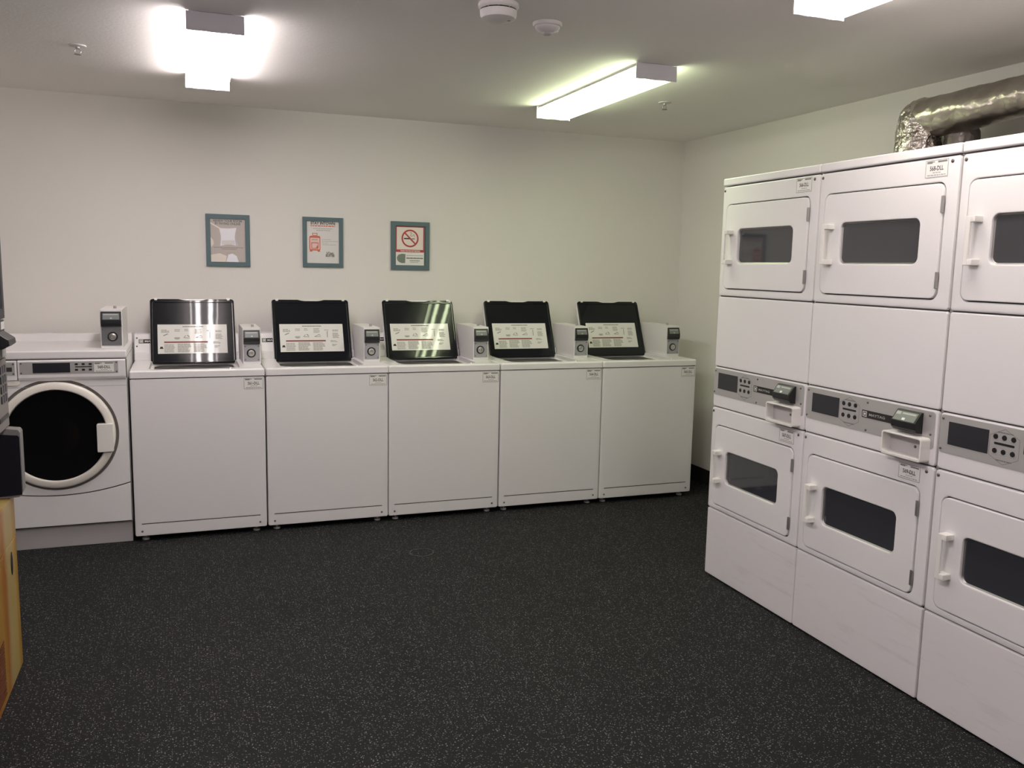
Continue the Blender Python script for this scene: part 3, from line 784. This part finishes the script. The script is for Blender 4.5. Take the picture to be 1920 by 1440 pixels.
s = thing('smoke_detector', 'larger round white smoke detector at the top edge of the ceiling', 'smoke detector', (2.455, -1.81, CH))
MB().lathe((0, 0, 0), [(0.072, 0), (0.072, 0.012), (0.066, 0.019), (0.062, 0.020)], (0, 0, -1), 'detector').build('mounting_base', s)
b = MB().lathe((0, 0, -0.024), [(0.066, 0), (0.065, 0.016), (0.060, 0.026), (0.048, 0.031), (0.02, 0.033)], (0, 0, -1), 'detector')
b.build('sensor_body', s)
v = MB()
for k in range(10):
    a = 2 * PI * k / 10
    v.box(-0.015, 0.015, -0.0025, 0.0025, -0.0255, -0.0195, 'gap'); 
    n0 = len(v.bm.verts) - 8; v.bm.verts.ensure_lookup_table()
    bmesh.ops.transform(v.bm, matrix=Matrix.Rotation(a, 4, 'Z') @ Matrix.Translation((0, 0.0605, 0)), verts=v.bm.verts[n0:])
v.build('vent_slots', s)
MB().box(0.028, 0.040, -0.020, -0.008, -0.0562, -0.052, 'screw', 0.001).build('test_button', s)
s = thing('smoke_detector', 'smaller stepped round white detector on the ceiling, left of the slanting light', 'smoke detector', (2.705, -1.662, CH))
MB().lathe((0, 0, 0), [(0.056, 0), (0.056, 0.008), (0.053, 0.013), (0.047, 0.014)], (0, 0, -1), 'detector').build('mounting_base', s)
MB().lathe((0, 0, -0.013), [(0.048, 0), (0.047, 0.006), (0.038, 0.016), (0.022, 0.021), (0.019, 0.021)], (0, 0, -1), 'detector').build('sensor_body', s)
MB().lathe((0, 0, -0.034), [(0.019, 0), (0.018, 0.006), (0.014, 0.009)], (0, 0, -1), 'vend_light').build('sensor_cap', s)
MB().box(0.020, 0.042, -0.003, 0.002, -0.0335, -0.028, 'label').xf(Matrix.Rotation(-0.5, 4, 'Z')).build('indicator_strip', s)

def sprinkler(x, y, label):
    t = thing('sprinkler_head', label, 'sprinkler', (x, y, CH), 0, 'fire sprinkler heads')
    MB().lathe((0, 0, 0), [(0.036, 0), (0.034, 0.004), (0.014, 0.007)], (0, 0, -1), 'detector', 28).build('escutcheon', t)
    MB().lathe((0, 0, -0.005), [(0.009, 0), (0.009, 0.008), (0.006, 0.012)], (0, 0, -1), 'steel', 16).build('body', t)
    f = MB()
    for sx in (-1, 1):
        f.loops([[(sx * (0.006 + 0.006 * math.sin(PI * k / 6)) + 0.002 * math.cos(a), 0.002 * math.sin(a), -0.015 - 0.022 * k / 6) for a in [2 * PI * q / 6 for q in range(6)]] for k in range(7)], 'steel', True, True)
    f.build('frame_arms', t)
    MB().lathe((0, 0, -0.037), [(0.003, 0), (0.015, 0.001), (0.015, 0.002), (0.003, 0.003)], (0, 0, -1), 'screw', 20).build('deflector', t)
sprinkler(0.979, -0.482, 'small sprinkler head hanging from the ceiling left of the glaring light')
sprinkler(3.900, -0.497, 'small sprinkler head hanging from the ceiling right of the slanting light')

# ------------------------------------------------------------------ floor plate
f = MB(); f.lathe((0, 0, 0), [(0.060, 0), (0.059, 0.0012), (0.050, 0.0012)], (0, 0, 1), 'floor', 40)
f.lathe((0, 0, 0), [(0.062, 0), (0.062, 0.0010), (0.0605, 0.0010)], (0, 0, 1), 'plate_rim', 40)
o = f.build('floor_plate'); o.location = (2.508, -0.598, 0.0)
o['label'] = 'faint round plate set flush in the black speckled floor'; o['category'] = 'floor plate'

# ------------------------------------------------------------------ wall notices
def notice(x0, x1, z0, z1, label, bw):
    t = thing('framed_notice', label, 'poster', (x0, YW, z0), 0, 'notices in teal frames on the back wall')
    w, h = x1 - x0, z1 - z0
    MB().ring(rr(0, w, 0, h, 0.001, 2), rr(bw, w - bw, bw, h - bw, 0.001, 2), -0.014, 0.0, 'teal', 0.002, 0.001).build('frame', t)
    s = MB(); s.plate(rr(bw - 0.002, w - bw + 0.002, bw - 0.002, h - bw + 0.002, 0.0005, 2), -0.006, -0.001, 'paper')
    return t, s, bw, w - bw, bw, h - bw
Y1 = -0.0064; Y2 = -0.0068; Y3 = -0.0072
# 1: renew online notice
t, s, a0, a1, b0, b1 = notice(1.5145, 1.768, 1.4555, 1.7665, 'teal-framed notice with pale pillow-shaped patch, leftmost of the three on the wall', 0.027)
w, h = a1 - a0, b1 - b0
def X(u): return a0 + w * u
def Z(v): return b1 - h * v
s.bar(a0, a1, b0, b1, Y1, 'taupe')
s.text('RENEW YOUR ROOM', X(.5), Z(.045), 0.019, Y2, 'ink_mid', width=w * .82, bold=0.0008)
s.text('BY PAYING ONLINE', X(.5), Z(.11), 0.019, Y2, 'ink_mid', width=w * .74, bold=0.0008)
s.flat([(X(.0), Z(.12)), (X(.0), Z(.08)), (X(.28), Z(.21)), (X(.26), Z(.235))], Y2, 'cream')
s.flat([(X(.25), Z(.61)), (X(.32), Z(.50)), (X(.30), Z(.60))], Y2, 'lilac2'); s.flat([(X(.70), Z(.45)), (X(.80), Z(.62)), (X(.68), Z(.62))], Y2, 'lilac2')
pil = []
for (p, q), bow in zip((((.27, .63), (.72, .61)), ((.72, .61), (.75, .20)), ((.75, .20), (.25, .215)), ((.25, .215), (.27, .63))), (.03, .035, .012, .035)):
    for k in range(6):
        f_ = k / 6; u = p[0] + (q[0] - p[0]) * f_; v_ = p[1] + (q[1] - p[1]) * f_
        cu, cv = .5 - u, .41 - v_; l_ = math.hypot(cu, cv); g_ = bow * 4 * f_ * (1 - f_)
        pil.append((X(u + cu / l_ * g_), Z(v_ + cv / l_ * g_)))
s.flat(pil, Y3, 'lilac')  # pale lilac patch with inward-bowed sides
s.flat([(X(.32), Z(.60)), (X(.70), Z(.59)), (X(.69), Z(.49)), (X(.32), Z(.50))], Y3 - 0.0003, 'print' if 'print' in M else 'paper')
s.greek(X(.08), X(.95), Z(.665), 0.003, Y2, 'ink_mid', 20); s.greek(X(.30), X(.75), Z(.70), 0.003, Y2, 'ink_mid', 21); s.greek(X(.45), X(.7), Z(.79), 0.003, Y2, 'ink_grey', 22)
s.flat([(X(.0), Z(1.0)), (X(.0), Z(.84)), (X(.25), Z(.80)), (X(.45), Z(.86)), (X(.42), Z(1.0))], Y2, 'cream')
s.flat([(X(.43), Z(1.0)), (X(.50), Z(.83)), (X(.62), Z(.80)), (X(.74), Z(.86)), (X(.80), Z(1.0))], Y2, 'lilac')
s.flat([(X(.02), Z(.66)), (X(.0), Z(.60)), (X(.0), Z(.42)), (X(.07), Z(.50)), (X(.09), Z(.58))], Y2, 'cream')
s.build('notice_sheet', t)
# 2: suitcase notice
t, s, a0, a1, b0, b1 = notice(2.084, 2.334, 1.4615, 1.771, 'teal-framed notice with a red suitcase drawing, middle of the three on the wall', 0.025)
w, h = a1 - a0, b1 - b0
s.text('STAY INTOWN', X(.5), Z(.045), 0.024, Y1, 'ink', width=w * .76, bold=0.0012)
s.greek(X(.12), X(.88), Z(.11), 0.006, Y1, 'coral', 31, 0.003)
s.greek(X(.20), X(.80), Z(.175), 0.004, Y1, 'ink_grey', 32); s.greek(X(.30), X(.74), Z(.215), 0.004, Y1, 'ink_grey', 33)
s.flat(rr(X(.08), X(.42), Z(.70), Z(.35), 0.010, 4), Y1, 'coral')
s.flat(rr(X(.105), X(.395), Z(.67), Z(.395), 0.004, 3), Y2, 'pink')
s.frame(X(.17), X(.33), Z(.345), Z(.28), 0.004, Y1, 'coral')
s.flat(rr(X(.14), X(.36), Z(.655), Z(.505), 0.003, 3), Y3, 'coral'); s.flat(rr(X(.16), X(.34), Z(.64), Z(.525), 0.002, 3), Y3 - 0.0003, 'pink')
s.flat([(X(.28), Z(.64)), (X(.34), Z(.64)), (X(.34), Z(.575)), (X(.31), Z(.59))], Y3 - 0.0006, 'coral')
s.greek(X(.15), X(.35), Z(.44), 0.006, Y3, 'ink_grey', 34)
for q in (.13, .37): s.bar(X(q) - 0.008, X(q) + 0.008, Z(.725), Z(.695), Y1, 'coral')
for k, (u0, u1) in enumerate(((.47, .76), (.47, .98), (.47, .66), (.49, .92))): s.greek(X(u0), X(u1), Z(.43 + .042 * k), 0.003, Y1, 'ink_grey', 60 + k)
s.text('InTown', X(.72), Z(.755), 0.022, Y1, 'ink_mid', width=w * .22, bold=0.0012); s.text('SUITES', X(.72), Z(.815), 0.020, Y1, 'ink_mid', width=w * .28, bold=0.0014)
s.greek(X(.64), X(.83), Z(.875), 0.003, Y1, 'pink', 70)
s.build('notice_sheet', t)
# 3: no smoking notice
t, s, a0, a1, b0, b1 = notice(2.643, 2.8985, 1.4545, 1.7645, 'teal-framed no smoking notice, rightmost of the three on the wall', 0.028)
w, h = a1 - a0, b1 - b0
s.bar(a0, a1, b0, b1, Y1, 'teal')
s.bar(X(.02), X(.97), Z(.66), Z(-.0), Y1 - 0.0002, 'red')
s.bar(X(.05), X(.93), Z(.595), Z(.03), Y2, 'cream')
cx_, cz_ = X(.49), Z(.31); R_ = w * .285
s.flat([(cx_ - R_ * .72, cz_ - R_ * .10), (cx_ + R_ * .1, cz_ - R_ * .10), (cx_ + R_ * .1, cz_ + R_ * .04), (cx_ - R_ * .72, cz_ + R_ * .04)], Y3, 'ink_black')
s.flat([(cx_ + R_ * .2, cz_ - R_ * .10), (cx_ + R_ * .55, cz_ - R_ * .10), (cx_ + R_ * .55, cz_ + R_ * .02), (cx_ + R_ * .2, cz_ + R_ * .02)], Y3, 'ink_mid')
sm = [(-.05, .62), (.12, .68), (.22, .58), (.10, .44), (.02, .34), (.16, .24), (.34, .34), (.42, .46), (.52, .30), (.50, .12)]
for p, q in zip(sm, sm[1:]): s.line((cx_ + R_ * p[0], cz_ + R_ * p[1]), (cx_ + R_ * q[0], cz_ + R_ * q[1]), R_ * .05, Y3, 'ink_mid')
s.annulus(cx_, cz_, R_ * .82, R_, Y3 - 0.0003, 'red')
s.line((cx_ - R_ * .62, cz_ + R_ * .62), (cx_ + R_ * .62, cz_ - R_ * .62), R_ * .17, Y3 - 0.0006, 'red')
s.text('THANK YOU FOR NOT SMOKING', X(.5), Z(.628), 0.011, Y2, 'cream', width=w * .66, bold=0.0004)
s.bar(X(.02), X(.96), Z(.99), Z(.66), Y2, 'label')
g = [(X(.33), Z(.935)), (X(.34), Z(.71)), (X(.22), Z(.70)), (X(.10), Z(.73)), (X(.05), Z(.80)), (X(.07), Z(.87)), (X(.14), Z(.92)), (X(.22), Z(.94))]
s.flat(g, Y3, 'ink_mid'); s.flat([(X(.33), Z(.925)), (X(.335), Z(.715)), (X(.22), Z(.71)), (X(.13), Z(.74)), (X(.09), Z(.80)), (X(.11), Z(.86)), (X(.20), Z(.92))], Y3 - 0.0003, 'green')
s.greek(X(.37), X(.92), Z(.745), 0.004, Y3, 'ink_grey', 80, 0.001); s.greek(X(.37), X(.93), Z(.81), 0.008, Y3, 'ink_mid', 81, 0.001)
s.greek(X(.48), X(.82), Z(.875), 0.005, Y3, 'ink_mid', 82, 0.001); s.greek(X(.50), X(.78), Z(.915), 0.004, Y3, 'ink_grey', 83, 0.001)
s.build('notice_sheet', t)

# ------------------------------------------------------------------ vending machine at the left edge
VW = 0.97
v = thing('vending_machine', 'yellow-fronted vending machine cut off by the left edge', 'vending machine', (0.792, -2.352, 0.0), PI / 2)
DEP = 0.11
MB().box(0.0, VW, DEP, 0.80, 0.0, 1.83, 'vend_body', 0.004).build('cabinet', v)
p = MB().plate(rr(0.002, VW - 0.002, 0.004, 0.490, 0.003, 3), 0.0, DEP, 'graphic', 0.002)
p.build('lower_door', v, 'yellow lower front with orange streaks')
gp = MB().plate(rr(0.002, VW - 0.002, 0.493, 0.640, 0.003, 3), 0.0, DEP, 'graphic', 0.002)
gp.plate(rr(0.002, 0.62, 0.642, 0.890, 0.003, 3), 0.0, DEP, 'graphic', 0.002)
gp.build('upper_graphic_panel', v, 'yellow printed panel')
g = MB()
for k in range(16): g.box(0.20, 0.655, -0.002, 0.002, 0.035 + k * 0.012, 0.042 + k * 0.012, 'grille')
g.build('vent_grille', v, 'dark brown grille')
MB().plate([(0.862 + 0.017 * math.cos(2 * PI * k / 20), 0.418 + 0.042 * math.sin(2 * PI * k / 20)) for k in range(20)], -0.0012, 0.0005, 'black').build('return_slot', v)
cp = MB().plate(rr(0.002, VW - 0.002, 0.893, 1.135, 0.003, 3), 0.0, DEP, 'vend_grey', 0.002).build('control_panel', v)
for kx in range(3):
    for kz in range(4):
        MB().plate(rr(0.845 + kx * 0.036, 0.873 + kx * 0.036, 0.985 + kz * 0.034, 1.011 + kz * 0.034, 0.003, 2), -0.004, 0.0, 'display', 0.001).build('keypad_button', cp)
MB().plate(rr(0.80, 0.955, 0.925, 0.940, 0.001, 2), -0.002, 0.0, 'black').build('coin_slit', cp)
bx = MB()
bx.plate(rr(0.002, VW - 0.003, 1.138, 1.268, 0.004, 3), -0.001, DEP, 'black', 0.002)
bez = bx.build('bill_acceptor', v)
MB().extrude_x([(0.0, 1.232), (-0.008, 1.231), (-0.040, 1.208), (-0.042, 1.190), (-0.024, 1.178), (-0.010, 1.174), (0.0, 1.172)], 0.80, 0.925, 'black', 0.003).build('bill_mouth', bez)
MB().plate(rr(0.905, 0.960, 1.236, 1.262, 0.001, 2), -0.0022, -0.0005, 'label').build('price_sticker', bez)
MB().plate(rr(0.895, 0.962, 1.142, 1.170, 0.001, 2), -0.0030, -0.0005, 'vend_light').build('lower_trim', bez)
cb = MB()
cb.extrude_x([(DEP, 0.891), (0.002, 0.891), (-0.036, 0.886), (-0.042, 0.876), (-0.042, 0.668), (-0.030, 0.645), (0.0, 0.6425), (DEP, 0.6425)], 0.899, 0.955, 'vend_hood', 0.002)
c_ = cb.build('coin_return_hood', v)
MB().plate([(-0.039, 0.654), (DEP - 0.002, 0.646), (DEP - 0.002, 0.880), (-0.034, 0.866), (-0.039, 0.860)][::-1], 0.0, 0.003, 'black_matte').xf(Matrix(((0, 1, 0, 0.8965), (1, 0, 0, 0), (0, 0, 1, 0), (0, 0, 0, 1)))).build('recess_side', c_)  # plain matte black plate along the recess side
fr = MB().ring(rr(0.002, VW - 0.002, 1.272, 1.826, 0.004, 3), rr(0.05, VW - 0.035, 1.305, 1.785, 0.004, 3), -0.004, DEP, 'vend_body', 0.002, 0.002).build('display_frame', v)
MB().plate(rr(0.045, VW - 0.030, 1.300, 1.790, 0.004, 3), 0.006, 0.0115, 'pane').build('display_pane', fr)

# ------------------------------------------------------------------ camera and light
def camera():
    C = Vector((1.3883, -4.846, 1.4825)); yaw, pitch, roll, f = 0.3612, -0.1333, 0.0205, 1625.3
    cy, sy, cp_, sp_ = math.cos(yaw), math.sin(yaw), math.cos(pitch), math.sin(pitch)
    F = Vector((sy * cp_, cy * cp_, sp_)); Rt = Vector((cy, -sy, 0)); U = Rt.cross(F)
    cr, sr = math.cos(roll), math.sin(roll)
    r, u = Rt * cr + U * sr, -Rt * sr + U * cr
    cam = bpy.data.cameras.new('camera'); cam.sensor_width = 36; cam.lens = f * 36 / 1920; cam.clip_start = 0.05
    o = bpy.data.objects.new('camera', cam); COL.objects.link(o)
    o.matrix_world = Matrix(((r.x, u.x, -F.x, C.x), (r.y, u.y, -F.y, C.y), (r.z, u.z, -F.z, C.z), (0, 0, 0, 1)))
    SC.camera = o
camera()
w = bpy.data.worlds.new('world'); SC.world = w; w.use_nodes = True
w.node_tree.nodes['Background'].inputs[0].default_value = (0.8, 0.8, 0.8, 1)
w.node_tree.nodes['Background'].inputs[1].default_value = 0.0

vs = SC.view_settings
SC.display_settings.display_device = 'sRGB'
vs.view_transform = 'Standard'; vs.look = 'None'; vs.gamma = 1.0; vs.use_curve_mapping = False
vs.exposure = -0.1
SC.cycles.max_bounces = 10; SC.cycles.diffuse_bounces = 6; SC.cycles.glossy_bounces = 4
SC.cycles.use_denoising = True
SC.cycles.sample_clamp_indirect = 6.0
SC.cycles.caustics_reflective = False; SC.cycles.caustics_refractive = False
